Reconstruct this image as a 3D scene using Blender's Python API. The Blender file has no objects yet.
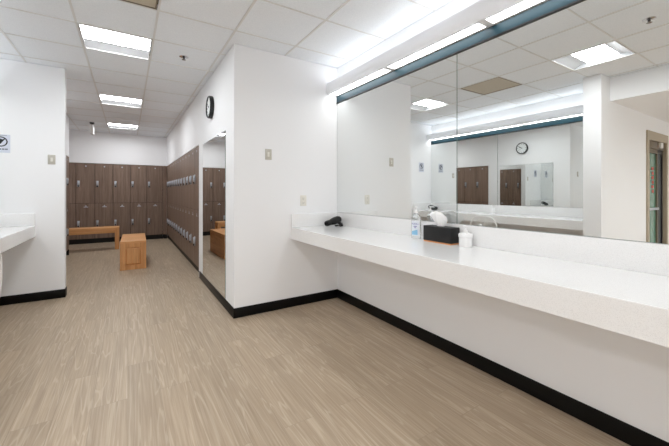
import bpy, bmesh, math, random
from mathutils import Vector, Matrix
random.seed(7)
PI = math.pi
S = bpy.context.scene
COL = S.collection

# ------------------------------------------------------------------ dimensions
RW = 2.186      # right wall plane
RM = 2.180      # right mirror surface
LW = -1.556     # opposite wall plane
LM = -1.550     # opposite mirror surface
YE = 3.400      # end wall facing the camera
XC = 0.925      # corridor right wall
YP = 5.200      # partition at the left, facing the camera
XP = -0.658     # free end of that partition
YK = 8.60        # end of the left lockers
YB = 10.25      # far lockers
XL = -1.02      # left lockers
ZC = 2.823      # ceiling
ZT = 0.899      # counter top
YW = 1.742      # vestibule side wall
ZV = 2.513      # vestibule ceiling

# ------------------------------------------------------------------ materials
def srgb(r, g, b):
    def f(c):
        c /= 255.0
        return c / 12.92 if c <= 0.04045 else ((c + 0.055) / 1.055) ** 2.4
    return (f(r), f(g), f(b), 1.0)

def mat(name, col, rough=0.5, metal=0.0, spec=0.5, emit=None, estr=0.0, trans=0.0, ior=1.45, coat=0.0):
    m = bpy.data.materials.new(name); m.use_nodes = True
    b = m.node_tree.nodes['Principled BSDF']
    b.inputs['Base Color'].default_value = col
    b.inputs['Roughness'].default_value = rough
    b.inputs['Metallic'].default_value = metal
    b.inputs['Specular IOR Level'].default_value = spec
    b.inputs['Transmission Weight'].default_value = trans
    b.inputs['IOR'].default_value = ior
    b.inputs['Coat Weight'].default_value = coat
    if emit:
        b.inputs['Emission Color'].default_value = emit
        b.inputs['Emission Strength'].default_value = estr
    return m

def nodes(m):
    nt = m.node_tree
    return nt, nt.nodes, nt.links, nt.nodes['Principled BSDF']

def coords(nt, scale=(1, 1, 1), rot=(0, 0, 0)):
    tc = nt.nodes.new('ShaderNodeTexCoord')
    mp = nt.nodes.new('ShaderNodeMapping')
    mp.inputs['Scale'].default_value = scale
    mp.inputs['Rotation'].default_value = rot
    nt.links.new(tc.outputs['Object'], mp.inputs['Vector'])
    return mp.outputs['Vector']

def noise(nt, vec, scale, detail=4, rough=0.5, dist=0.0):
    n = nt.nodes.new('ShaderNodeTexNoise')
    n.inputs['Scale'].default_value = scale
    n.inputs['Detail'].default_value = detail
    n.inputs['Roughness'].default_value = rough
    n.inputs['Distortion'].default_value = dist
    nt.links.new(vec, n.inputs['Vector'])
    return n.outputs['Fac']

def ramp(nt, fac, stops):
    r = nt.nodes.new('ShaderNodeValToRGB')
    els = r.color_ramp.elements
    els[0].position, els[0].color = stops[0]
    els[1].position, els[1].color = stops[-1]
    for p, c in stops[1:-1]:
        e = els.new(p); e.color = c
    nt.links.new(fac, r.inputs['Fac'])
    return r.outputs['Color']

def mix(nt, fac, a, b, mode='MIX'):
    n = nt.nodes.new('ShaderNodeMix'); n.data_type = 'RGBA'; n.blend_type = mode
    for sock, v in ((n.inputs[0], fac), (n.inputs[6], a), (n.inputs[7], b)):
        if isinstance(v, (int, float)): sock.default_value = v
        elif isinstance(v, tuple): sock.default_value = v
        else: nt.links.new(v, sock)
    return n.outputs[2]

def bump(nt, h, strength, dist=0.002):
    n = nt.nodes.new('ShaderNodeBump')
    n.inputs['Strength'].default_value = strength
    n.inputs['Distance'].default_value = dist
    nt.links.new(h, n.inputs['Height'])
    return n.outputs['Normal']

def g(v): return (v, v, v, 1.0)

def paint(name, col, rough=0.6):
    m = mat(name, col, rough, spec=0.3)
    nt, N, L, b = nodes(m)
    f = noise(nt, coords(nt), 180, 3)
    L.new(bump(nt, f, 0.06, 0.001), b.inputs['Normal'])
    return m

def floor_material():
    m = mat('wood_plank_vinyl', srgb(165, 143, 120), 0.42, spec=0.35)
    nt, N, L, b = nodes(m)
    v = coords(nt, rot=(0, 0, PI / 2))
    br = N.new('ShaderNodeTexBrick')
    br.offset = 0.37; br.offset_frequency = 2
    br.inputs['Scale'].default_value = 1.0
    br.inputs['Brick Width'].default_value = 1.22
    br.inputs['Row Height'].default_value = 0.182
    br.inputs['Mortar Size'].default_value = 0.0012
    br.inputs['Mortar Smooth'].default_value = 0.3
    br.inputs['Color1'].default_value = g(0.0)
    br.inputs['Color2'].default_value = g(1.0)
    br.inputs['Mortar'].default_value = g(0.5)
    L.new(v, br.inputs['Vector'])
    # shift the grain from plank to plank
    off = N.new('ShaderNodeVectorMath'); off.operation = 'MULTIPLY_ADD'
    L.new(br.outputs['Color'], off.inputs[0])
    off.inputs[1].default_value = (7.3, 3.1, 0)
    tc = N.new('ShaderNodeTexCoord'); L.new(tc.outputs['Object'], off.inputs[2])
    m1 = N.new('ShaderNodeMapping'); m1.inputs['Scale'].default_value = (8.0, 0.55, 1.0)
    L.new(off.outputs[0], m1.inputs['Vector'])
    m2 = N.new('ShaderNodeMapping'); m2.inputs['Scale'].default_value = (85.0, 1.8, 1.0)
    L.new(off.outputs[0], m2.inputs['Vector'])
    broad = noise(nt, m1.outputs[0], 1.0, 3, 0.5, 0.6)
    fine = noise(nt, m2.outputs[0], 1.0, 4, 0.6)
    # cathedral rings: a sine of the broad field
    s1 = N.new('ShaderNodeMath'); s1.operation = 'MULTIPLY'; s1.inputs[1].default_value = 55.0
    L.new(broad, s1.inputs[0])
    s2 = N.new('ShaderNodeMath'); s2.operation = 'SINE'; L.new(s1.outputs[0], s2.inputs[0])
    rings = ramp(nt, s2.outputs[0], [(0.0, g(0.0)), (0.75, g(0.0)), (1.0, g(1.0))])
    base = ramp(nt, fine, [(0.30, srgb(158, 140, 119)), (0.52, srgb(173, 155, 133)), (0.72, srgb(184, 167, 146))])
    tone = ramp(nt, broad, [(0.3, g(0.93)), (0.7, g(1.04))])
    c1 = mix(nt, 1.0, base, tone, 'MULTIPLY')
    c2 = mix(nt, 0.30, c1, mix(nt, rings, c1, srgb(208, 194, 175)), 'MIX')
    pl = ramp(nt, br.outputs['Color'], [(0.0, g(0.95)), (1.0, g(1.03))])
    c3 = mix(nt, 1.0, c2, pl, 'MULTIPLY')
    seam = ramp(nt, br.outputs['Fac'], [(0.0, g(1.0)), (1.0, g(0.74))])
    c4 = mix(nt, 1.0, c3, seam, 'MULTIPLY')
    L.new(c4, b.inputs['Base Color'])
    L.new(bump(nt, fine, 0.12, 0.001), b.inputs['Normal'])
    return m

def wood(name, dark, mid, light, scale, rough=0.45, stretch='Z'):
    m = mat(name, mid, rough, spec=0.35)
    nt, N, L, b = nodes(m)
    sc = {'Z': (1, 1, 0.045), 'X': (0.06, 1, 1), 'Y': (1, 0.06, 1)}[stretch]
    tc = N.new('ShaderNodeTexCoord')
    oi = N.new('ShaderNodeObjectInfo')
    off = N.new('ShaderNodeVectorMath'); off.operation = 'MULTIPLY_ADD'
    L.new(oi.outputs['Random'], off.inputs[0]); off.inputs[1].default_value = (5, 9, 3)
    L.new(tc.outputs['Object'], off.inputs[2])
    mp = N.new('ShaderNodeMapping'); mp.inputs['Scale'].default_value = sc
    L.new(off.outputs[0], mp.inputs['Vector'])
    f1 = noise(nt, mp.outputs[0], scale, 5, 0.62, 0.4)
    f2 = noise(nt, mp.outputs[0], scale * 5, 3, 0.6)
    c = ramp(nt, f1, [(0.28, dark), (0.5, mid), (0.74, light)])
    d = ramp(nt, f2, [(0.3, g(0.86)), (0.7, g(1.08))])
    L.new(mix(nt, 1.0, c, d, 'MULTIPLY'), b.inputs['Base Color'])
    L.new(bump(nt, f2, 0.08, 0.001), b.inputs['Normal'])
    return m

def tile_material():
    m = mat('mineral_fibre_tile', g(0.66), 0.9, spec=0.1)
    nt, N, L, b = nodes(m)
    v = coords(nt)
    f = noise(nt, v, 120, 4, 0.7)
    f2 = noise(nt, v, 420, 2, 0.6)
    a = ramp(nt, f, [(0.3, srgb(236, 240, 245)), (0.6, srgb(245, 249, 253))])
    p = ramp(nt, f2, [(0.30, g(0.92)), (0.45, g(1.0))])
    L.new(mix(nt, 1.0, a, p, 'MULTIPLY'), b.inputs['Base Color'])
    L.new(bump(nt, f, 0.2, 0.002), b.inputs['Normal'])
    return m

def solid_surface():
    m = mat('white_solid_surface', srgb(240, 240, 240), 0.14, spec=0.5)
    nt, N, L, b = nodes(m)
    f = noise(nt, coords(nt), 420, 2, 0.7)
    L.new(ramp(nt, f, [(0.34, srgb(222, 222, 222)), (0.46, srgb(240, 240, 240))]), b.inputs['Base Color'])
    return m

def vent_material():
    m = mat('perforated_vent', srgb(150, 142, 130), 0.6, spec=0.3)
    nt, N, L, b = nodes(m)
    vo = N.new('ShaderNodeTexVoronoi'); vo.inputs['Scale'].default_value = 150
    vo.inputs['Randomness'].default_value = 0.0
    L.new(coords(nt), vo.inputs['Vector'])
    L.new(ramp(nt, vo.outputs['Distance'], [(0.30, srgb(120, 112, 98)), (0.42, srgb(196, 186, 168))]), b.inputs['Base Color'])
    return m

M = {
    'wall': paint('white_wall_paint', srgb(245, 246, 248)),
    'floor': floor_material(),
    'tile': tile_material(),
    'grid': mat('ceiling_grid_metal', srgb(226, 226, 225), 0.5),
    'rubber': mat('black_rubber', srgb(9, 9, 9), 0.4, spec=0.25),
    'counter': solid_surface(),
    'mirror': mat('mirror_silver', (0.86, 0.875, 0.865, 1), 0.0, metal=1.0),
    'mirror_edge': mat('mirror_glass_edge', srgb(120, 135, 130), 0.25),
    'teal': mat('teal_enamel', srgb(22, 52, 62), 0.35, metal=0.0, spec=0.3),
    'black_trim': mat('black_trim', srgb(14, 14, 15), 0.35),
    'white_metal': mat('white_enamel_metal', srgb(248, 248, 248), 0.35),
    'reflector': mat('fixture_reflector', srgb(165, 166, 168), 0.5),
    'lens': mat('ceiling_lens', g(0.9), 0.5, emit=(0.965, 0.985, 1.0, 1), estr=44.0),
    'lens_fill': mat('vestibule_fill_lens', g(0.9), 0.5, emit=(0.965, 0.985, 1.0, 1), estr=112.0),  # extra strong glow for the two added vestibule fill panels
    'lens_corridor': mat('corridor_lens', g(0.9), 0.5, emit=(0.965, 0.985, 1.0, 1), estr=51.0),
    'vlens': mat('vanity_lens', g(0.9), 0.5, emit=(0.965, 0.985, 1.0, 1), estr=11.0),
    'tube': mat('lamp_tube', g(0.9), 0.5, emit=(0.965, 0.985, 1.0, 1), estr=7.0),
    'vent': vent_material(),
    'locker': wood('dark_walnut_laminate', srgb(108, 90, 78), srgb(128, 108, 95), srgb(146, 124, 110), 26),
    'locker_edge': mat('locker_dark_edge', srgb(46, 37, 33), 0.6),
    'toe': mat('black_toe_kick', srgb(12, 12, 12), 0.5),
    'silver': mat('brushed_silver', srgb(196, 200, 208), 0.32, metal=0.75),
    'dark_metal': mat('dark_metal', srgb(60, 60, 64), 0.4, metal=0.6),
    'oak': wood('honey_oak', srgb(196, 136, 84), srgb(220, 161, 106), srgb(234, 182, 128), 14, 0.38, 'Z'),
    'oak_x': wood('honey_oak_board', srgb(196, 136, 84), srgb(220, 161, 106), srgb(234, 182, 128), 14, 0.38, 'X'),
    'oak_y': wood('honey_oak_plank', srgb(196, 136, 84), srgb(220, 161, 106), srgb(234, 182, 128), 14, 0.38, 'Y'),
    'black': mat('black_plastic', srgb(20, 20, 21), 0.35),
    'black_matte': mat('black_leatherette', srgb(20, 20, 21), 0.5),
    'grey_plastic': mat('grey_plastic', srgb(120, 122, 124), 0.4),
    'white_plastic': mat('white_plastic', srgb(240, 240, 240), 0.35),
    'ivory': mat('ivory_plastic', srgb(232, 230, 222), 0.4),
    'steel_plate': mat('stainless_plate', srgb(196, 192, 182), 0.4, metal=0.5),
    'face': mat('clock_face', srgb(236, 240, 240), 0.5),
    'paper': mat('sign_paper', srgb(214, 219, 232), 0.5),
    'ink': mat('dark_ink', srgb(38, 40, 48), 0.5),
    'grey_ink': mat('grey_ink', srgb(120, 126, 140), 0.5),
    'tissue': mat('tissue_paper', srgb(246, 246, 246), 0.9, spec=0.1),
    'cork': mat('bamboo_base', srgb(205, 140, 84), 0.5),
    'clear': mat('clear_plastic', (0.97, 0.985, 0.99, 1), 0.06, trans=0.9, ior=1.3),
    'gel': mat('label_film', srgb(232, 238, 246), 0.4),
    'purple': mat('purple_ink', srgb(84, 74, 160), 0.5),
    'blue': mat('light_blue_ink', srgb(140, 196, 230), 0.5),
    'frame': mat('bronze_tan_frame', srgb(176, 164, 144), 0.45),
    'frame_dark': mat('door_bronze_rail', srgb(120, 108, 92), 0.45),
    'green_glass': mat('green_tinted_glass', srgb(96, 138, 118), 0.12, spec=0.6),
    'grey_glass': mat('grey_tinted_glass', srgb(112, 116, 118), 0.15, spec=0.6),
    'red': mat('red_ink', srgb(190, 70, 60), 0.5),
    'mesh': mat('white_wire', srgb(228, 228, 226), 0.35),
    'chrome': mat('chrome', srgb(210, 210, 212), 0.12, metal=1.0),
}

def acrylic():
    m = mat('translucent_white_acrylic', srgb(246, 247, 249), 0.3)
    nt, N, L, b = nodes(m)
    t = N.new('ShaderNodeBsdfTranslucent'); t.inputs['Color'].default_value = srgb(246, 247, 249)
    x = N.new('ShaderNodeMixShader'); x.inputs[0].default_value = 0.2
    L.new(b.outputs[0], x.inputs[1]); L.new(t.outputs[0], x.inputs[2])
    L.new(x.outputs[0], N['Material Output'].inputs['Surface'])
    return m
M['acrylic'] = acrylic()

# ------------------------------------------------------------------ mesh helpers
class MB:
    def __init__(self): self.bm = bmesh.new()
    def box(self, x0, x1, y0, y1, z0, z1, bevel=0.0, seg=2):
        bm = self.bm
        vs = [bm.verts.new((x, y, z)) for x in (x0, x1) for y in (y0, y1) for z in (z0, z1)]
        fs = []
        for idx in ((0, 1, 3, 2), (4, 6, 7, 5), (0, 4, 5, 1), (2, 3, 7, 6), (0, 2, 6, 4), (1, 5, 7, 3)):
            fs.append(bm.faces.new([vs[i] for i in idx]))
        if bevel > 0:
            es = list({e for f in fs for e in f.edges})
            bmesh.ops.bevel(bm, geom=es, offset=bevel, segments=seg, profile=0.5, affect='EDGES')
        return self
    def prism(self, pts, axis, a, b):
        """closed outline pts extruded from a to b along axis ('X','Y','Z')"""
        def P(u, v, w):
            return {'X': (w, u, v), 'Y': (u, w, v), 'Z': (u, v, w)}[axis]
        bm = self.bm
        A = [bm.verts.new(P(u, v, a)) for u, v in pts]
        B = [bm.verts.new(P(u, v, b)) for u, v in pts]
        n = len(pts)
        bm.faces.new(A); bm.faces.new(list(reversed(B)))
        for i in range(n):
            bm.faces.new((A[i], B[i], B[(i + 1) % n], A[(i + 1) % n]))
        return self
    def lathe(self, prof, seg=28, m=None, sx=1.0, sy=1.0):
        """profile of (r, z) turned about Z; m places it"""
        bm = self.bm; m = m or Matrix()
        rings = []
        for r, z in prof:
            if r < 1e-6: rings.append([bm.verts.new(m @ Vector((0, 0, z)))])
            else: rings.append([bm.verts.new(m @ Vector((r * sx * math.cos(2 * PI * k / seg), r * sy * math.sin(2 * PI * k / seg), z))) for k in range(seg)])
        for a, b in zip(rings, rings[1:]):
            for k in range(seg):
                k2 = (k + 1) % seg
                if len(a) == 1 and len(b) == 1: continue
                if len(a) == 1: bm.faces.new((a[0], b[k], b[k2]))
                elif len(b) == 1: bm.faces.new((a[k], b[0], a[k2]))
                else: bm.faces.new((a[k], b[k], b[k2], a[k2]))
        return self
    def tube(self, pts, r, seg=10, radii=None, cap=True):
        bm = self.bm
        pts = [Vector(p) for p in pts]; n = len(pts); rings = []
        up = None
        for i, p in enumerate(pts):
            t = (pts[min(i + 1, n - 1)] - pts[max(i - 1, 0)]).normalized()
            if up is None:
                up = Vector((0, 0, 1)) if abs(t.z) < 0.9 else Vector((1, 0, 0))
            u = (up - t * up.dot(t)).normalized(); w = t.cross(u); up = u
            rr = radii[i] if radii else r
            rings.append([bm.verts.new(p + (u * math.cos(2 * PI * k / seg) + w * math.sin(2 * PI * k / seg)) * rr) for k in range(seg)])
        for a, b in zip(rings, rings[1:]):
            for k in range(seg):
                bm.faces.new((a[k], b[k], b[(k + 1) % seg], a[(k + 1) % seg]))
        if cap:
            bm.faces.new(list(reversed(rings[0]))); bm.faces.new(rings[-1])
        return self
    def grid(self, fn, nu, nv, closed=False):
        bm = self.bm
        V = [[bm.verts.new(fn(i / nu, j / nv)) for j in range(nv + 1)] for i in range(nu + 1)]
        for i in range(nu):
            for j in range(nv):
                bm.faces.new((V[i][j], V[i + 1][j], V[i + 1][j + 1], V[i][j + 1]))
        return self
    def build(self, name, material, parent=None, smooth=False, fix=True):
        me = bpy.data.meshes.new(name)
        if fix: bmesh.ops.recalc_face_normals(self.bm, faces=self.bm.faces[:])
        self.bm.to_mesh(me); self.bm.free()
        me.materials.append(material)
        if smooth:
            for p in me.polygons: p.use_smooth = True
            try: me.set_sharp_from_angle(angle=math.radians(38))
            except Exception: pass
        o = bpy.data.objects.new(name, me); COL.objects.link(o)
        if parent: o.parent = parent
        return o

def box(name, b, material, parent=None, bevel=0.0, seg=2):
    return MB().box(*b, bevel=bevel, seg=seg).build(name, material, parent, smooth=bevel > 0)

def struct(name, b, material, bevel=0.0):
    o = box(name, b, material, None, bevel); o['kind'] = 'structure'; return o

def tag(o, label, cat, group=None):
    o['label'] = label; o['category'] = cat
    if group: o['group'] = group
    return o

def thing(name, label, cat, loc=(0, 0, 0), rz=0.0, group=None):
    o = bpy.data.objects.new(name, None); COL.objects.link(o)
    o.empty_display_size = 0.1
    o.location = loc; o.rotation_euler = (0, 0, rz)
    return tag(o, label, cat, group)

def dup(root, loc, rz, label, group=None):
    r = root.copy(); COL.objects.link(r); r.location = loc; r.rotation_euler = (0, 0, rz)
    r['label'] = label
    if group: r['group'] = group
    for ch in list(root.children):
        c = ch.copy(); COL.objects.link(c); c.parent = r
        for gch in list(ch.children):
            d = gch.copy(); COL.objects.link(d); d.parent = c
    return r

def text(name, body, size, material, m, parent=None, depth=0.0004, align='CENTER'):
    cu = bpy.data.curves.new(name, 'FONT'); cu.body = body; cu.size = size
    cu.align_x = align; cu.align_y = 'CENTER'; cu.extrude = depth
    tmp = bpy.data.objects.new(name + '_tmp', cu); COL.objects.link(tmp)
    dg = bpy.context.evaluated_depsgraph_get()
    me = bpy.data.meshes.new_from_object(tmp.evaluated_get(dg))
    bpy.data.objects.remove(tmp); bpy.data.curves.remove(cu)
    me.transform(m); me.materials.clear(); me.materials.append(material)
    o = bpy.data.objects.new(name, me); COL.objects.link(o)
    if parent: o.parent = parent
    return o

def frame_m(origin, xa, ya):
    xa, ya = Vector(xa), Vector(ya); za = xa.cross(ya)
    m = Matrix((xa, ya, za)).transposed().to_4x4(); m.translation = Vector(origin); return m
FACE_NEG_X = ((0, -1, 0), (0, 0, 1))     # a picture plane looking towards -X
FACE_NEG_Y = ((1, 0, 0), (0, 0, 1))
FACE_POS_X = ((0, 1, 0), (0, 0, 1))

# ------------------------------------------------------------------ the setting
struct('floor', (-5.2, 2.4, -2.8, 10.8, -0.1, 0.0), M['floor'])
struct('wall_right', (RW, RW + 0.1, -2.6, YE + 0.1, 0, ZC), M['wall'])
struct('wall_end', (XC, RW, YE, YE + 0.1, 0, ZC), M['wall'])
struct('wall_corridor', (XC, XC + 0.1, YE + 0.1, 5.37, 0, ZC), M['wall'])
struct('wall_bulkhead_right', (XC, XC + 0.5, 5.37, YB + 0.5, 2.024, ZC), M['wall'])
struct('wall_behind_right', (XC + 0.42, XC + 0.5, 5.37, YB + 0.5, 0, 2.024), M['wall'])
struct('wall_far', (XL - 0.55, XC, YB, YB + 0.5, 2.024, ZC), M['wall'])
struct('wall_behind_far', (XL - 0.55, XC + 0.42, YB + 0.42, YB + 0.5, 0, 2.024), M['wall'])
struct('wall_bulkhead_left', (XL - 0.45, XL, YP + 0.12, YK + 0.018, 2.024, ZC), M['wall'])
struct('wall_behind_left', (XL - 0.55, XL - 0.45, YP + 0.12, YB + 0.42, 0, ZC), M['wall'])
struct('wall_left', (LW - 0.1, XP, YP, YP + 0.12, 0, ZC), M['wall'])
struct('wall_opposite', (LW - 0.1, LW, YW + 0.2, YP, 0, ZC), M['wall'])
struct('wall_wing', (LW - 0.1, -0.80, YW, YW + 0.2, 0, ZC), M['wall'])
DX0, DX1, DZ = -3.56, -2.50, 2.27        # door opening in the vestibule wall
struct('wall_vestibule', (DX1, LW - 0.1, YW, YW + 0.2, 0, ZC), M['wall'])
struct('wall_over_door', (DX0, DX1, YW, YW + 0.2, DZ, ZC), M['wall'])
struct('wall_vestibule_side', (-5.0, DX0, YW, YW + 0.2, 0, ZC), M['wall'])
struct('wall_vestibule_far', (-5.1, -5.0, -2.6, YW + 0.2, 0, ZC), M['wall'])
struct('wall_rear', (-5.1, RW + 0.1, -2.7, -2.6, 0, ZC), M['wall'])
struct('ceiling_soffit', (-5.0, -1.087, -2.6, YW, ZV, ZC), M['wall'])

# ceiling tiles on a 2 ft grid, left open where a fixture sits
GX = [-5.1, -1.63, -1.01, -0.392, 0.218, 0.86, 1.4886, 2.29]
GY = [-2.7, -2.4175, -1.802, -1.1865, -0.571, 0.0445, 0.66, 1.2756, 1.891, 2.5065, 3.122, 3.7377, 4.353,
      4.99, 5.64, 6.29, 6.93, 7.56, 8.18, 8.80, 9.42, 10.04, 10.8]
HOLES = [(-0.392, y) for y in (-1.1865, 1.2756, 2.5065, 3.7377, 6.29, 8.80)]
mb = MB(); gb = MB()
for i in range(len(GX) - 1):
    for j in range(len(GY) - 1):
        if any(abs(GX[i] - a) < 1e-6 and abs(GY[j] - b) < 1e-6 for a, b in HOLES): continue
        mb.box(GX[i], GX[i + 1], GY[j], GY[j + 1], ZC + 0.005, ZC + 0.05)
o = mb.build('ceiling', M['tile']); o['kind'] = 'structure'
for x in GX[2:-1]:
    gb.box(x - 0.009, x + 0.009, -2.6, YB, ZC - 0.001, ZC + 0.0045)
for k, x in enumerate(GX[2:-2]):
    for y in GY[1:-1]:
        gb.box(x + 0.009, GX[k + 3] - 0.009, y - 0.006, y + 0.006, ZC - 0.0005, ZC + 0.0045)
for y in GY[1:-1]:
    gb.box(GX[-2] + 0.009, RW - 0.001, y - 0.006, y + 0.006, ZC - 0.0005, ZC + 0.0045)
    gb.box(LW, GX[2] - 0.009, y - 0.006, y + 0.006, ZC - 0.0005, ZC + 0.0045)
o = gb.build('trim_1', M['grid']); o['kind'] = 'structure'

def base(name, x0, x1, y0, y1):
    struct(name, (x0, x1, y0, y1, 0.0, 0.104), M['rubber'], 0.003)
T = 0.009
base('baseboard_right', RW - T, RW, -2.6, YE)
base('baseboard_end', XC - T, RW - T, YE - T, YE)
base('baseboard_corridor', XC - T, XC, YE, 5.29)
base('baseboard_left', LW, XP + T, YP - T, YP)
base('baseboard_left_end', XP, XP + T, YP, YP + 0.12)
base('baseboard_opposite', LW, LW + T, YW + 0.2, YP - T)
base('baseboard_vestibule', DX1 + 0.1, -0.80, YW - T, YW)
base('baseboard_wing', -0.80, -0.80 + T, YW - T, YW + 0.2)
base('baseboard_rear', -5.0, RW - T, -2.6, -2.6 + T)

# the glazed door seen in the mirror
def door():
    root = thing('door_1', 'tan framed glass door seen in the mirror at far right', 'door', (0, 0, 0))
    root['kind'] = 'structure'
    y0, y1 = YW - 0.02, YW + 0.12
    f = MB()
    f.box(DX0 + 0.002, DX0 + 0.09, y0, y1, 0, DZ - 0.002)
    f.box(DX1 - 0.09, DX1 - 0.002, y0, y1, 0, DZ - 0.002)
    f.box(DX0 + 0.09, DX1 - 0.09, y0, y1, DZ - 0.14, DZ - 0.002)
    f.build('door_frame', M['frame'], root)
    xm = -3.20
    box('transom', (DX0 + 0.09, DX1 - 0.09, YW + 0.01, YW + 0.08, DZ - 0.26, DZ - 0.1405), M['frame_dark'], root, 0.004)
    for a, b, gm in ((xm, DX1 - 0.09, 'green_glass'), (DX0 + 0.09, xm, 'grey_glass')):
        l = MB()
        l.box(a + 0.003, a + 0.04, YW + 0.03, YW + 0.075, 0.01, DZ - 0.262)
        l.box(b - 0.04, b - 0.003, YW + 0.03, YW + 0.075, 0.01, DZ - 0.262)
        l.box(a + 0.04, b - 0.04, YW + 0.03, YW + 0.075, DZ - 0.33, DZ - 0.262)
        l.box(a + 0.04, b - 0.04, YW + 0.03, YW + 0.075, 0.01, 0.2)
        leaf = l.build('door_leaf', M['frame_dark'] if gm == 'green_glass' else M['dark_metal'], root)
        box('glass_pane', (a + 0.04, b - 0.04, YW + 0.048, YW + 0.058, 0.2, DZ - 0.33), M[gm], leaf)
    box('door_closer', (-3.25, -3.14, YW - 0.03, YW + 0.009, DZ - 0.24, DZ - 0.15), M['white_plastic'], root, 0.006)
    m = MB()
    for k in range(6):
        m.box(-3.05, -2.95 - 0.02 * (k % 2), YW + 0.0445, YW + 0.0478, 1.66 - k * 0.075, 1.71 - k * 0.075)
    m.build('notice', M['red'], root)
    box('push_bar', (xm + 0.05, DX1 - 0.14, YW + 0.0, YW + 0.03, 1.0, 1.04), M['silver'], root, 0.006)
    box('back_panel', (DX0 + 0.004, DX1 - 0.004, YW + 0.13, YW + 0.15, 0.001, DZ - 0.004), M['grey_plastic'], root)
door()

# ------------------------------------------------------------------ ceiling fixtures
def ceiling_light(y0, y1, label, w=(-0.392, 0.218), zc=ZC, lm='lens'):
    x0, x1 = w[0] + 0.014, w[1] - 0.014
    y0 += 0.012; y1 -= 0.012
    cx, cy = (x0 + x1) / 2, (y0 + y1) / 2
    root = thing('ceiling_light', label, 'ceiling light', (cx, cy, zc), 0, 'ceiling light panels')
    hx, hy = (x1 - x0) / 2, (y1 - y0) / 2
    z = 0.002; top = 0.052; k = hy * 0.52
    h = MB(); bm = h.bm
    # sloped reflectors, closed ends and a shallow tray above
    for s in (-1, 1):
        h.grid(lambda u, v, s=s: (-hx + 2 * hx * u, s * (hy + (k - hy) * v), z + (top - z) * math.sin(v * PI / 2)), 1, 6)
    for s in (-1, 1):
        pts = [(s * hx, -hy, z), (s * hx, hy, z), (s * hx, hy, 0.07), (s * hx, -hy, 0.07)]
        bm.faces.new([bm.verts.new(p) for p in pts])
    bm.faces.new([bm.verts.new(p) for p in ((-hx, -hy, 0.07), (hx, -hy, 0.07), (hx, hy, 0.07), (-hx, hy, 0.07))])
    for a in ((-hx, -hy, hx, -hy), (-hx, hy, hx, hy)):
        bm.faces.new([bm.verts.new(p) for p in ((a[0], a[1], z), (a[2], a[3], z), (a[2], a[3], 0.07), (a[0], a[1], 0.07))])
    h.build('housing', M['reflector'], root, True, fix=False)
    fr = MB()
    for b in ((-hx, hx, -hy, -hy + 0.006), (-hx, hx, hy - 0.006, hy), (-hx, -hx + 0.006, -hy + 0.006, hy - 0.006), (hx - 0.006, hx, -hy + 0.006, hy - 0.006)):
        fr.box(*b, -0.001, 0.003)
    fr.build('frame', M['white_metal'], root)
    l = MB()
    l.grid(lambda u, v: (-hx + 0.007 + (2 * hx - 0.014) * u, -k + 2 * k * v, top - 0.001 - 0.032 * math.sin(v * PI)), 1, 10)
    l.build('lens', M[lm], root, True)
    return root
ceiling_light(3.7377, 4.353, 'square light panel in the ceiling nearest the camera, left of the white corner')
ceiling_light(6.29, 6.93, 'middle light panel of the row above the locker corridor', lm='lens_corridor')
ceiling_light(8.80, 9.42, 'farthest light panel of the row, before the far lockers', lm='lens_corridor')
ceiling_light(1.2756, 1.891, 'light panel seen only in the big mirror, above the pillar')
ceiling_light(-1.1865, -0.571, 'added fill light panel behind the camera, out of the picture')  # unseen, continues the row; added to spread the light

ceiling_light(-1.85, -1.235, 'added fill light panel in the lower vestibule ceiling nearer the wing wall, out of the picture', (-2.0, -1.39), ZV - 0.075, 'lens_fill')  # unseen panel added to brighten the wall under the right counter
ceiling_light(-1.85, -1.235, 'added fill light panel in the lower vestibule ceiling nearer the glass door, out of the picture', (-3.6, -2.99), ZV - 0.075, 'lens_fill')  # second unseen panel, added as fill from the vestibule side

vx0, vx1, vy0, vy1 = -0.392 + 0.014, 0.218 - 0.014, 2.5065 + 0.01, 3.122 - 0.01
vt = thing('ceiling_vent', 'tan perforated return air vent in the ceiling at the top edge', 'vent', ((vx0 + vx1) / 2, (vy0 + vy1) / 2, ZC))
hx, hy = (vx1 - vx0) / 2, (vy1 - vy0) / 2
box('vent_panel', (-hx + 0.012, hx - 0.012, -hy + 0.012, hy - 0.012, 0.004, 0.012), M['vent'], vt)
fr = MB()
for b in ((-hx, hx, -hy, -hy + 0.012), (-hx, hx, hy - 0.012, hy), (-hx, -hx + 0.012, -hy + 0.012, hy - 0.012), (hx - 0.012, hx, -hy + 0.012, hy - 0.012)):
    fr.box(*b, 0.0, 0.02)
fr.build('vent_frame', M['frame_dark'], vt)

def sprinkler(x, y, label):
    r = thing('sprinkler_head', label, 'sprinkler', (x, y, ZC + 0.005), 0, 'sprinkler heads')
    MB().lathe([(0, 0), (0.048, 0), (0.048, -0.003), (0.03, -0.008), (0.012, -0.012), (0, -0.012)], 20).build('escutcheon', M['chrome'], r, True)
    MB().lathe([(0, -0.012), (0.012, -0.012), (0.010, -0.020), (0.005, -0.022), (0.005, -0.030), (0, -0.030)], 14).build('nozzle', M['dark_metal'], r, True)
    MB().lathe([(0, -0.030), (0.020, -0.030), (0.022, -0.033), (0, -0.033)], 16).build('deflector', M['chrome'], r, True)
sprinkler(0.538, 4.05, 'small sprinkler head on the ceiling left of the wall clock')
sprinkler(0.46, 0.97, 'sprinkler head seen in the mirror at the top right')

es = thing('hanging_sign', 'slim white ceiling-hung sign seen edge-on before the far lockers', 'sign', (-0.665, 8.98, ZC))
box('panel', (-0.03, 0.03, -0.15, 0.15, -0.25, -0.06), M['white_plastic'], es, 0.004)
MB().tube([(0, 0, -0.061), (0, 0, 0.004)], 0.012).build('stem', M['dark_metal'], es, True)
box('canopy', (-0.04, 0.04, -0.06, 0.06, -0.018, 0.004), M['dark_metal'], es, 0.003)

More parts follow.
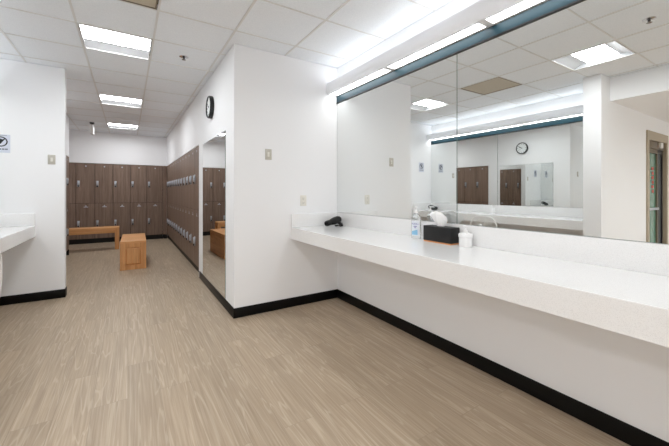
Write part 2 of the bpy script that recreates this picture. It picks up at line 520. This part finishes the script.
# ------------------------------------------------------------------ vanity lights, bands, mirrors and counters
def vanity_light(xw, s, y0, y1, gaps, label):
    """s=-1: wall at the right, fixture towards -X; s=+1 the other way"""
    r = thing('vanity_light', label, 'light fixture', (xw, y1, 2.47), 0, 'vanity light valances')
    L = y0 - y1
    X = lambda d: s * d
    prof = [(0.128, 0.0), (0.146, 0.004), (0.160, 0.022), (0.165, 0.06), (0.163, 0.105), (0.155, 0.135), (0.150, 0.135),
            (0.157, 0.105), (0.159, 0.06), (0.154, 0.026), (0.143, 0.010), (0.128, 0.006)]
    MB().prism([(X(a), b) for a, b in prof], 'Y', L, 0).build('fascia', M['acrylic'], r, True)
    for yy in (L, -0.004):
        MB().prism([(X(0.002), -0.002), (X(0.127), 0.0), (X(0.143), 0.012), (X(0.153), 0.028), (X(0.157), 0.06), (X(0.156), 0.105), (X(0.15), 0.13), (X(0.002), 0.13)], 'Y', yy, yy + 0.004).build('end_cap', M['white_metal'], r)
    box('back_plate', (min(X(0.001), X(0.004)), max(X(0.001), X(0.004)), L, 0, -0.002, 0.135), M['white_metal'], r)
    edges = [0] + [gg - y1 for gg in gaps] + [L]
    for a, b in zip(edges, edges[1:]):
        a2, b2 = a - 0.03, b + 0.03
        xx = sorted((X(0.03), X(0.127)))
        box('lens', (xx[0], xx[1], b2, a2, 0.004, 0.0085), M['vlens'], r)
        box('uplight_blocker', (xx[0], xx[1], b2, a2, 0.009, 0.013), M['white_metal'], r)  # unseen opaque strip added to stop the lens glowing upwards
        MB().tube([(X(0.085), a2 - 0.02, 0.11), (X(0.085), b2 + 0.02, 0.11)], 0.013, 10).build('lamp_tube', M['tube'], r, True)
    for a in edges[1:-1]:
        xx = sorted((X(0.025), X(0.128)))
        box('lamp_holder', (xx[0], xx[1], a - 0.028, a + 0.028, 0.003, 0.06), M['white_metal'], r)
    xx = sorted((X(0.004), X(0.03)))
    box('lens_ledge', (xx[0], xx[1], L + 0.004, -0.004, 0.003, 0.009), M['white_metal'], r)
    return r
vanity_light(RW, -1, -2.55, YE - 0.004, [2.37, 1.37, 0.37, -0.63, -1.62], 'long white light valance above the mirror on the right wall')
vanity_light(LW, 1, YW + 0.206, YP - 0.004, [4.18, 3.1], 'white light valance seen in the mirror, over the opposite mirror')

def band(xw, s, y0, y1, label):
    r = thing('mirror_header', label, 'trim', (xw, y1, 2.386), 0, 'teal bands over the mirrors')
    L = y0 - y1
    a = sorted((0.0005 * s, 0.014 * s))
    box('teal_band', (a[0], a[1], L, 0, 0.008, 0.078), M['teal'], r)
    c = sorted((0.0005 * s, 0.017 * s))
    box('bottom_bead', (c[0], c[1], L, 0, -0.004, 0.008), M['black_trim'], r)
    box('top_bead', (c[0], c[1], L, 0, 0.078, 0.081), M['black_trim'], r)
band(RW, -1, -2.55, YE - 0.003, 'teal metal band running along the top of the large right mirror')
band(LW, 1, YW + 0.206, YP - 0.003, 'teal band over the opposite mirror, seen reflected beneath the clock wall')

def mirror(name, loc, w, h, s, label, axis='Y'):
    """a glass sheet standing on its lower edge, face s along X"""
    r = thing(name, label, 'mirror', loc, 0)
    e = MB()
    t = sorted((0.0, s * 0.0058)); e.box(t[0], t[1], 0, w, 0, h)
    e.build('glass_edge', M['mirror_edge'], r)
    b = MB(); bm = b.bm
    x = s * 0.006
    pts = [(x, 0.0015, 0.0015), (x, w - 0.0015, 0.0015), (x, w - 0.0015, h - 0.0015), (x, 0.0015, h - 0.0015)]
    if s < 0: pts = pts[::-1]
    bm.faces.new([bm.verts.new(p) for p in pts])
    b.build('silvered_face', M['mirror'], r, fix=False)
    return r
ZM0, ZM1 = 1.050, 2.381
mirror('vanity_mirror', (RW, 1.662, ZM0), YE - 0.004 - 1.662, ZM1 - ZM0, -1, 'large wall mirror panel left of the seam, above the toiletries')
mirror('vanity_mirror', (RW, -1.2, ZM0), 1.658 + 1.2, ZM1 - ZM0, -1, 'large wall mirror panel right of the seam, showing the pillar')
mirror('vanity_mirror', (LW, 3.60, ZM0), YP - 0.004 - 3.60, ZM1 - ZM0, 1, 'opposite wall mirror panel nearer the sign, seen reflected')
mirror('vanity_mirror', (LW, YW + 0.206, ZM0), 3.596 - YW - 0.206, ZM1 - ZM0, 1, 'opposite wall mirror panel beside the pillar, seen reflected')
mirror('full_length_mirror', (XC, 3.745, 0.108), 5.035 - 3.745, 1.985 - 0.108, -1, 'tall frameless mirror on the corridor wall beside the lockers')

def counter(xw, s, y0, y1, splash_at, label, leg=None):
    r = thing('vanity_counter', label, 'counter', (xw, y1, 0), 0)
    L = y0 - y1
    D = 0.625
    def bx(a, b, *rest, **k):
        t = sorted((s * a, s * b)); return (t[0], t[1]) + rest
    X = lambda d: s * d
    wt = MB().prism([(X(0.0005), ZT - 0.03), (X(D - 0.025), ZT - 0.03), (X(D - 0.025), ZT - 0.13), (X(D), ZT - 0.13),
                     (X(D), ZT - 0.004), (X(D - 0.0012), ZT - 0.0012), (X(D - 0.004), ZT), (X(0.0005), ZT)], 'Y', L, -0.0005)
    wt.build('worktop', M['counter'], r)
    box('backsplash', bx(0.0005, 0.02, L, -0.0005, ZT, 1.048), M['counter'], r, 0.002)
    for k in splash_at:
        yy = (-0.02, -0.0005) if k == 1 else (L + 0.0005, L + 0.02)
        box('side_splash', bx(0.02, D, yy[0], yy[1], ZT, 1.048), M['counter'], r, 0.002)
    n = max(2, int(-L / 1.1))
    for i in range(n):
        yy = L * (i + 0.5) / n
        t = bx(0.0005, 0.035, yy - 0.02, yy + 0.02)
        box('wall_cleat', (t[0], t[1], t[2], t[3], ZT - 0.10, ZT - 0.03), M['white_metal'], r)
counter(RW, -1, -2.59, YE - 0.0005, (1,), 'long white counter cantilevered below the mirror on the right wall')
counter(LW, 1, YW + 0.201, YP - 0.0005, (1, 0), 'white counter at the left edge, below the sign on the left wall')

# ------------------------------------------------------------------ lockers
LWID = 0.381
def locker(label, loc, rz, group):
    r = thing('locker', label, 'locker', loc, rz, group)
    w, d = LWID, 0.41
    c = MB()
    c.box(0.0, w, 0.020, d, 0.118, 2.018)
    c.build('carcass', M['locker_edge'], r)
    box('toe_kick', (0.0, w, 0.045, d, 0.0, 0.118), M['toe'], r)
    for k, (z0, z1) in enumerate(((0.124, 1.008), (1.016, 2.014))):
        dr = box('door', (0.005, w - 0.005, 0.0, 0.0195, z0, z1), M['locker'], r, 0.0015, 1)
        zc = 0.50 if k == 0 else 1.50
        l = MB()
        l.box(0.028, 0.078, -0.014, -0.0005, zc - 0.075, zc + 0.08, 0.006)
        l.box(0.040, 0.066, -0.034, -0.0135, zc - 0.035, zc + 0.065, 0.006)
        l.build('lock', M['silver'], dr, True)
        box('pull', (0.036, 0.070, -0.03, -0.0145, zc - 0.07, zc - 0.037), M['dark_metal'], dr, 0.004)
        zp = 0.945 if k == 0 else 1.945
        p = MB()
        p.lathe([(0, 0), (0.016, 0), (0.016, 0.0015), (0, 0.002)], 18, frame_m((w / 2 + 0.01, -0.0005, zp), (1, 0, 0), (0, 0, 1)))
        if k == 0: p.box(w / 2 - 0.035, w / 2 + 0.055, -0.002, -0.0005, zp - 0.034, zp - 0.018)
        p.build('number_plate', M['silver'], dr, True)
    return r
ORD = ['first', 'second', 'third', 'fourth', 'fifth', 'sixth', 'seventh', 'eighth', 'ninth', 'tenth', 'eleventh', 'twelfth']
LX0 = -1.085
L0 = locker('brown two-door locker column on the far wall, leftmost of five', (LX0, YB, 0), 0, 'lockers on the far wall')
names5 = ['leftmost of five', 'second of five from the left', 'middle of five', 'second of five from the right', 'rightmost of five']
for i in range(1, 5):
    dup(L0, (LX0 + i * LWID, YB, 0), 0, 'brown two-door locker column on the far wall, ' + names5[i])
dup(L0, (LX0 - LWID, YB, 0), 0, 'far wall locker column mostly hidden behind the left lockers')
for i in range(12):
    dup(L0, (XC, 5.372 + (i + 1) * LWID, 0), -PI / 2, 'brown locker column on the right corridor wall, %s from the tall mirror' % ORD[i], 'lockers on the right wall')
for i in range(8):
    dup(L0, (XL, YK - (i + 1) * LWID, 0), PI / 2, 'brown locker column on the left corridor wall, %s from its far end' % ORD[i], 'lockers on the left wall')
def filler(name, b, label):
    r = thing(name, label, 'locker panel', (b[0], b[2], 0), 0, 'locker filler panels')
    box('panel', (0, b[1] - b[0], 0, b[3] - b[2], 0.118, 2.018), M['locker'], r)
    box('toe_kick', (0.03, b[1] - b[0] + 0.0, 0.03, b[3] - b[2], 0.0, 0.118), M['toe'], r)
filler('filler_panel', (LX0 + 5 * LWID + 0.001, XC - 0.001, YB + 0.004, YB + 0.03), 'narrow brown filler panel in the far right locker corner')
filler('filler_panel', (XC + 0.004, XC + 0.03, 5.372 + 12 * LWID + 0.001, YB + 0.003), 'brown filler panel ending the right wall lockers by the far corner')
filler('filler_panel', (XL - 0.41, XL, YK + 0.001, YK + 0.018), 'brown end panel of the left wall lockers')
filler('filler_panel', (XL - 0.03, XL - 0.004, YP + 0.121, YK - 0.001 - 8 * LWID), 'brown filler panel behind the left white partition')

# ------------------------------------------------------------------ benches
def bench_box(x0, x1, y0, y1, h):
    r = thing('bench', 'long honey oak bench seen end-on in the corridor, with a panelled end', 'bench', ((x0 + x1) / 2, y0, 0), math.radians(-1.2))
    hx = (x1 - x0) / 2; L = y1 - y0
    top = MB(); 
    n = 9
    for i in range(n):
        top.box(-hx, hx, L * i / n + (0.0 if i == 0 else 0.0015), L * (i + 1) / n, h - 0.03, h, 0.002, 1)
    top.build('seat', M['oak_x'], r, True)
    for name, yy, s in (('end_panel', 0.0, 1), ('end_panel', L, -1)):
        p = MB(); t = 0.03
        a, b = sorted((yy, yy + s * t))
        fw = 0.075
        p.box(-hx, -hx + fw, a, b, 0.0, h - 0.03); p.box(hx - fw, hx, a, b, 0.0, h - 0.03)
        p.box(-hx + fw, hx - fw, a, b, 0.0, fw); p.box(-hx + fw, hx - fw, a, b, h - 0.03 - fw, h - 0.03)
        o = p.build(name, M['oak'], r)
        q = MB()
        # recessed field rising to a raised centre
        x_, z0_, z1_ = hx - fw, fw, h - 0.03 - fw
        yb = yy + s * 0.020; yf = yy + s * 0.003
        c = 0.028
        bm = q.bm
        O = [bm.verts.new((sx * x_, yb, z)) for sx, z in ((-1, z0_), (1, z0_), (1, z1_), (-1, z1_))]
        I = [bm.verts.new((sx * (x_ - c), yf, z)) for sx, z in ((-1, z0_ + c), (1, z0_ + c), (1, z1_ - c), (-1, z1_ - c))]
        K = [bm.verts.new((v.co.x, yy + s * 0.026, v.co.z)) for v in O]
        bm.faces.new(I); bm.faces.new(K)
        for i in range(4):
            bm.faces.new((O[i], O[(i + 1) % 4], I[(i + 1) % 4], I[i]))
            bm.faces.new((K[i], K[(i + 1) % 4], O[(i + 1) % 4], O[i]))
        q.build('raised_panel', M['oak'], o)
    for s in (-1, 1):
        a, b = sorted((s * hx, s * (hx - 0.025)))
        box('side_panel', (a, b, 0.031, L - 0.031, 0.0, h - 0.031), M['oak_y'], r)
bench_box(-0.108, 0.268, 6.45, 7.62, 0.472)

def bench_open(x0, x1, y0, y1, h):
    r = thing('bench', 'open honey oak bench standing before the far lockers at left', 'bench', ((x0 + x1) / 2, y0, 0), 0)
    hx = (x1 - x0) / 2; L = y1 - y0
    top = MB(); n = 4
    for i in range(n):
        top.box(-hx, hx, L * i / n + (0 if i == 0 else 0.0015), L * (i + 1) / n, h - 0.03, h, 0.002, 1)
    top.build('seat', M['oak_x'], r, True)
    for y in (0.003, L - 0.025):
        box('apron', (-hx + 0.08, hx - 0.08, y, y + 0.022, h - 0.125, h - 0.03), M['oak_x'], r)
    for s in (-1, 1):
        a, b = sorted((s * hx, s * (hx - 0.08)))
        p = MB()
        p.box(a, b, 0.0, 0.07, 0, h - 0.03); p.box(a, b, L - 0.07, L, 0, h - 0.03)
        p.box(a + 0.02, b - 0.02, 0.07, L - 0.07, h - 0.12, h - 0.03)
        p.box(a + 0.02, b - 0.02, 0.07, L - 0.07, 0.05, 0.12)
        p.build('leg', M['oak'], r)
bench_open(-1.40, -0.165, 8.92, 9.27, 0.50)

# ------------------------------------------------------------------ wall fittings
def clock():
    r = thing('wall_clock', 'round black-rimmed clock high on the white corridor wall', 'clock', (XC, 4.45, 2.395))
    m = frame_m((0, 0, 0), *FACE_NEG_X)
    R = 0.142
    MB().lathe([(0, 0.001), (R, 0.001), (R + 0.002, 0.012), (R, 0.045), (R - 0.008, 0.052), (R - 0.016, 0.050), (R - 0.018, 0.036), (0, 0.036)], 48, m).build('case', M['black'], r, True)
    MB().lathe([(0, 0.0365), (R - 0.019, 0.0365), (R - 0.019, 0.038), (0, 0.038)], 48, m).build('dial', M['face'], r, True)
    t = MB()
    for k in range(12):
        a = k * PI / 6
        mm = m @ Matrix.Rotation(-a, 4, 'Z')
        w = 0.004 if k % 3 else 0.006
        n0 = len(t.bm.verts)
        t.box(-w, w, 0.094, 0.114, 0.0382, 0.0392)
        t.bm.verts.ensure_lookup_table()
        for v in t.bm.verts[n0:]: v.co = mm @ v.co
    t.build('hour_marks', M['ink'], r)
    for nm, a, l, w, z in (('hour_hand', 294, 0.066, 0.0055, 0.040), ('minute_hand', 306, 0.098, 0.004, 0.0415), ('second_hand', 235, 0.09, 0.0015, 0.043)):
        h = MB().box(-w, w, -0.018, l, z, z + 0.001)
        mm = m @ Matrix.Rotation(-math.radians(a), 4, 'Z')
        for v in h.bm.verts: v.co = mm @ v.co
        h.build(nm, M['ink'], r)
clock()

def plate(name, loc, w, h, mats, label, cat, kind):
    """wall plate on a wall facing -Y"""
    r = thing(name, label, cat, loc)
    box('plate', (-w / 2, w / 2, -0.006, -0.0003, -h / 2, h / 2), M[mats[0]], r, 0.002)
    if kind == 'switch':
        box('toggle', (-0.006, 0.006, -0.016, -0.0063, -0.012, 0.012), M[mats[1]], r, 0.002)
        box('toggle_collar', (-0.011, 0.011, -0.0075, -0.0061, -0.024, 0.024), M[mats[1]], r)
    else:
        for z in (-0.026, 0.026):
            o = box('socket', (-0.017, 0.017, -0.009, -0.0061, z - 0.017, z + 0.017), M[mats[1]], r, 0.003)
            s = MB()
            s.box(-0.008, -0.006, -0.0096, -0.0091, z - 0.002, z + 0.008); s.box(0.006, 0.008, -0.0096, -0.0091, z - 0.002, z + 0.008)
            s.box(-0.002, 0.002, -0.0096, -0.0091, z - 0.012, z - 0.008)
            s.build('slots', M['ink'], o)
    return r
plate('light_switch', (1.293, YE, 1.707), 0.072, 0.116, ('steel_plate', 'ivory'), 'stainless light switch plate on the white end wall above the outlet', 'switch', 'switch')
plate('light_switch', (-0.781, YP, 1.692), 0.072, 0.116, ('steel_plate', 'ivory'), 'stainless light switch plate on the left wall, right of the sign', 'switch', 'switch')
plate('power_outlet', (1.716, YE, 1.199), 0.078, 0.122, ('ivory', 'ivory'), 'white power outlet on the end wall above the counter corner', 'outlet', 'outlet')

sg = thing('wall_sign', 'pale blue prohibition sign on the left wall above the counter', 'sign', (-1.225, YP, 1.853))
box('board', (-0.078, 0.078, -0.004, -0.0003, -0.104, 0.104), M['paper'], sg)
mm = frame_m((0, -0.0045, 0.022), *FACE_NEG_Y)
ring = MB()
n = 40
for k in range(n):
    a0, a1 = 2 * PI * k / n, 2 * PI * (k + 1) / n
    vs = [ring.bm.verts.new(mm @ Vector((rr * math.cos(a), rr * math.sin(a), 0))) for a, rr in ((a0, 0.058), (a1, 0.058), (a1, 0.046), (a0, 0.046))]
    ring.bm.faces.new(vs)
d = Vector((1, 1, 0)).normalized(); p_ = Vector((-1, 1, 0)).normalized() * 0.006
ring.bm.faces.new([ring.bm.verts.new(mm @ v) for v in (d * -0.048 - p_, d * 0.048 - p_, d * 0.048 + p_, d * -0.048 + p_)])
ring.build('prohibition_ring', M['ink'], sg)
ph = MB()
n0 = 0
ph.box(-0.013, 0.013, -0.030, 0.030, -0.0002, 0.0)
ph.box(-0.030, -0.0135, 0.008, 0.026, -0.0002, 0.0)
for v in ph.bm.verts: v.co = mm @ Matrix.Rotation(math.radians(-35), 4, 'Z') @ v.co
ph.build('pictogram', M['ink'], sg)
tx = MB()
for k, (a, b) in enumerate(((-0.062, -0.03), (-0.024, 0.004), (0.010, 0.030), (0.034, 0.058))):
    tx.box(a, b, -0.0047, -0.0041, -0.072, -0.056)
tx.box(-0.05, 0.05, -0.0047, -0.0041, 0.090, 0.095)
tx.build('lettering', M['grey_ink'], sg)

# ------------------------------------------------------------------ things on the counters
def hair_dryer(loc, rz, label):
    r = thing('hair_dryer', label, 'hair dryer', loc, rz, 'hair dryers on the counters')
    zc = 0.046
    m = Matrix.Translation((0, 0, zc + 0.016)) @ Matrix.Rotation(PI / 2 - math.radians(11), 4, 'Y')
    MB().lathe([(0, 0.085), (0.020, 0.084), (0.036, 0.076), (0.043, 0.055), (0.045, 0.02), (0.042, -0.02), (0.034, -0.06), (0.030, -0.085), (0.026, -0.086), (0.024, -0.06), (0, -0.06)], 28, m).build('barrel', M['black'], r, True)
    MB().lathe([(0.031, -0.082), (0.033, -0.095), (0.033, -0.125), (0.029, -0.14), (0.026, -0.14), (0.028, -0.1), (0, -0.1)], 24, m, 1.0, 1.0).build('nozzle', M['black'], r, True)
    MB().lathe([(0.036, 0.0765), (0.030, 0.086), (0.018, 0.090), (0, 0.091)], 24, m).build('intake_grille', M['grey_plastic'], r, True)
    pts = [(0.030, -0.020, 0.050), (0.036, -0.045, 0.036), (0.030, -0.075, 0.024), (0.012, -0.105, 0.020), (-0.005, -0.125, 0.018)]
    MB().tube(pts, 0.018, 14, [0.019, 0.018, 0.018, 0.017, 0.013]).build('handle', M['black'], r, True)
    box('switch', (0.030, 0.046, -0.085, -0.062, 0.030, 0.043), M['grey_plastic'], r, 0.003)
    cp = []
    for k in range(60):
        a = k / 59 * 2 * PI * 2.6
        rad = 0.038 + 0.006 * math.sin(k * 0.7)
        cp.append((0.005 + rad * math.cos(a) * 1.2, -0.06 + rad * math.sin(a) * 0.8, 0.006 + 0.010 * (0.5 + 0.5 * math.sin(k * 0.9))))
    cp = [(-0.005, -0.125, 0.016), (-0.03, -0.12, 0.008)] + cp
    MB().tube(cp, 0.0035, 6).build('cord', M['black'], r, True)
    return r
hair_dryer((2.055, 3.255, ZT), math.radians(12), 'black hair dryer lying in the counter corner by the end wall')
hair_dryer((-1.37, 5.02, ZT), math.radians(8), 'black hair dryer seen in the mirror, on the opposite counter corner')

def pump_head(r, z, hz, head, dirx, material, nozzle=0.03):
    p = MB()
    p.lathe([(0, z), (head * 1.1, z), (head * 1.15, z + 0.004), (head * 1.05, z + 0.016), (0.007, z + 0.020), (0.0055, z + 0.024), (0.0055, z + hz - 0.012), (0.011, z + hz - 0.011), (0.012, z + hz - 0.002), (0.008, z + hz), (0, z + hz)], 20)
    dx, dy = math.cos(dirx), math.sin(dirx)
    zz = z + hz - 0.007
    p.tube([(0, 0, zz), (dx * nozzle * 0.7, dy * nozzle * 0.7, zz + 0.001), (dx * nozzle, dy * nozzle, zz - 0.004)], 0.006, 8, [0.0075, 0.006, 0.0045])
    return p.build('pump', material, r, True)

def pump_jar(loc, label):
    r = thing('pump_bottle', label, 'pump bottle', loc, 0, 'squat white pump bottles')
    MB().lathe([(0, 0), (0.043, 0), (0.046, 0.003), (0.046, 0.064), (0.045, 0.066), (0, 0.066)], 36).build('jar', M['white_plastic'], r, True)
    MB().lathe([(0, 0.0665), (0.048, 0.0665), (0.0495, 0.069), (0.0495, 0.090), (0.046, 0.097), (0.030, 0.100), (0.018, 0.102), (0, 0.102)], 36).build('lid', M['white_plastic'], r, True)
    pump_head(r, 0.1015, 0.055, 0.014, math.radians(190), M['white_plastic'], 0.028)
    return r
pump_jar((2.098, 1.524, ZT), 'squat white pump bottle right of the black tissue box')
pump_jar((-1.43, 3.63, ZT), 'white pump bottle seen in the mirror, standing on the opposite counter')

def sanitizer(loc, rz, label):
    r = thing('sanitizer_bottle', label, 'hand sanitizer', loc, rz)
    # flattened oval bottle, its face towards -X
    prof = [(0, 0), (0.036, 0), (0.040, 0.004), (0.041, 0.02), (0.041, 0.160), (0.039, 0.180), (0.030, 0.200), (0.016, 0.212), (0.0145, 0.214), (0.0145, 0.222), (0, 0.222)]
    MB().lathe(prof, 36, None, 0.68, 1.0).build('bottle', M['clear'], r, True)
    lab = MB()
    lab.grid(lambda u, v: (-(0.0284) * math.cos((u - 0.5) * 1.9) , 0.0416 * math.sin((u - 0.5) * 1.9), 0.028 + 0.125 * v), 14, 1)
    L_ = lab.build('label', M['gel'], r, True)
    text('brand_lettering', 'PURELL', 0.0185, M['purple'], frame_m((-0.0292, 0.0, 0.128), *FACE_NEG_X), L_, 0.0002)
    bl = MB()
    bl.grid(lambda u, v: (-(0.0288) * math.cos((u - 0.35) * 1.3), 0.0420 * math.sin((u - 0.35) * 1.3), 0.036 + 0.045 * v * (1 - 0.35 * u)), 12, 1)
    bl.build('colour_patch', M['blue'], L_, True)
    t = MB()
    for k, (a, b, z) in enumerate(((0.014, -0.014, 0.108), (0.008, -0.008, 0.096))):
        t.box(-0.0296, -0.0290, b, a, z - 0.0025, z + 0.0025)
    t.build('small_print', M['purple'], L_)
    pump_head(r, 0.2205, 0.055, 0.016, math.radians(185), M['white_plastic'], 0.035)
sanitizer((2.092, 2.005, ZT), math.radians(28), 'clear hand sanitizer bottle with purple lettering left of the tissue box')

def tissue_box(loc, rz):
    r = thing('tissue_box', 'black rectangular tissue box cover with a white tissue standing out', 'tissue box', loc, rz)
    dx, dy, h = 0.106, 0.272, 0.128
    b = MB()
    b.box(0, dx, 0, dy, 0.010, h, 0.003)
    b.build('cover', M['black_matte'], r, True)
    box('wooden_base', (0.002, dx - 0.002, 0.002, dy - 0.002, 0.0, 0.0098), M['cork'], r)
    s = MB()
    s.lathe([(0, h + 0.0003), (0.05, h + 0.0003), (0.05, h + 0.0012), (0, h + 0.0012)], 28, Matrix.Translation((dx / 2, dy / 2, 0)), 0.35, 1.2)
    s.build('slot', M['toe'], r)
    t = MB(); bm = t.bm
    def sheet(rows):
        rows = [[(p[0], dy / 2 + 0.004 + (p[1] - dy / 2) * (1.0 + 0.5 * min(1, (p[2] - h) / 0.06)), h + (p[2] - h) * 1.08) for p in row] for row in rows]
        V = [[bm.verts.new(p) for p in row] for row in rows]
        for a, b in zip(V, V[1:]):
            for k in range(len(a) - 1):
                bm.faces.new((a[k], a[k + 1], b[k + 1], b[k]))
    x0, yc = dx / 2, dy / 2
    # front fold: narrow at the slot, fanning out to a tilted top with two peaks
    sheet([[(x0 - 0.006, yc + 0.030, h + 0.001), (x0 - 0.014, yc + 0.008, h + 0.001), (x0 - 0.004, yc - 0.014, h + 0.001), (x0 - 0.010, yc - 0.036, h + 0.001)],
           [(x0 - 0.010, yc + 0.044, h + 0.040), (x0 - 0.026, yc + 0.012, h + 0.040), (x0 - 0.006, yc - 0.018, h + 0.038), (x0 - 0.020, yc - 0.046, h + 0.034)],
           [(x0 - 0.018, yc + 0.066, h + 0.084), (x0 - 0.034, yc + 0.016, h + 0.092), (x0 - 0.010, yc - 0.020, h + 0.080), (x0 - 0.026, yc - 0.052, h + 0.058)],
           [(x0 - 0.012, yc + 0.052, h + 0.100), (x0 - 0.026, yc + 0.014, h + 0.112), (x0 - 0.004, yc - 0.012, h + 0.098), (x0 - 0.018, yc - 0.040, h + 0.074)]])
    # back fold, lower and leaning to the mirror
    sheet([[(x0 + 0.006, yc + 0.030, h + 0.001), (x0 + 0.012, yc + 0.004, h + 0.001), (x0 + 0.004, yc - 0.034, h + 0.001)],
           [(x0 + 0.014, yc + 0.046, h + 0.045), (x0 + 0.024, yc + 0.006, h + 0.050), (x0 + 0.010, yc - 0.044, h + 0.040)],
           [(x0 + 0.026, yc + 0.052, h + 0.080), (x0 + 0.036, yc + 0.010, h + 0.092), (x0 + 0.020, yc - 0.030, h + 0.070)]])
    o = t.build('tissue', M['tissue'], r, False, fix=False)
    sm = o.modifiers.new('thickness', 'SOLIDIFY'); sm.thickness = 0.0012
tissue_box((2.045, 1.615, ZT), math.radians(-1.0))

# ------------------------------------------------------------------ chair at the opposite counter
def chair():
    r = thing('chair', 'white wire-back chair at the left counter, seen in the mirror', 'chair', (-1.078, 3.45, 0))
    hw = 0.25
    arch = []
    for k in range(33):
        a = PI * k / 32
        c, s_ = math.cos(a), math.sin(a)
        e = 0.62
        arch.append((0.205, hw * math.copysign(abs(c) ** e, c), 0.60 + 0.275 * abs(s_) ** e))
    pts = [(0.19, hw, 0.44)] + arch + [(0.19, -hw, 0.44)]
    MB().tube(pts, 0.011, 10).build('back_frame', M['white_metal'], r, True)
    w = MB()
    for k in range(-8, 9):
        y = hw * k / 9
        t = abs(y) / hw
        zt = 0.60 + 0.275 * (1 - t ** (1 / 0.62)) ** 0.62
        w.tube([(0.195, y, 0.47), (0.204, y, zt)], 0.0045, 6)
    w.tube([(0.199, -hw, 0.56), (0.199, hw, 0.56)], 0.005, 6)
    w.build('back_wires', M['mesh'], r, True)
    MB().box(-0.22, 0.20, -hw - 0.005, hw + 0.005, 0.43, 0.465, 0.014, 3).build('seat', M['white_plastic'], r, True)
    for sx, sy in ((1, 1), (1, -1), (-1, 1), (-1, -1)):
        x0, y0 = (0.17 if sx > 0 else -0.19), sy * (hw - 0.02)
        x1, y1 = (0.185 if sx > 0 else -0.21), sy * (hw + 0.01)
        lg = MB().tube([(x0, y0, 0.432), (x1, y1, 0.012)], 0.011, 10).build('leg', M['white_metal'], r, True)
        MB().lathe([(0, 0), (0.015, 0), (0.016, 0.003), (0.014, 0.014), (0, 0.014)], 14, Matrix.Translation((x1, y1, 0))).build('foot_glide', M['frame_dark'], lg, True)
chair()

# ------------------------------------------------------------------ world, camera, view
w = bpy.data.worlds.new('World'); S.world = w; w.use_nodes = True
w.node_tree.nodes['Background'].inputs[0].default_value = (0, 0, 0, 1)
w.node_tree.nodes['Background'].inputs[1].default_value = 0.0

cam = bpy.data.cameras.new('Camera'); co = bpy.data.objects.new('Camera', cam); COL.objects.link(co)
co.location = (0, 0, 1.3)
co.rotation_euler = (PI / 2, 0, -0.5625)
cam.sensor_fit = 'HORIZONTAL'; cam.sensor_width = 36.0
cam.lens = 328.025 / 669 * 36.0
cam.shift_y = -(223.0 - 191.875) / 669
cam.clip_start = 0.02; cam.clip_end = 60
S.camera = co

S.view_settings.view_transform = 'Standard'
S.view_settings.look = 'None'
S.view_settings.gamma = 1.0
S.view_settings.use_curve_mapping = False
S.view_settings.exposure = -0.44
cy = S.cycles
cy.max_bounces = 16; cy.diffuse_bounces = 12; cy.glossy_bounces = 10; cy.transmission_bounces = 8
cy.use_denoising = True
cy.sample_clamp_indirect = 6.0
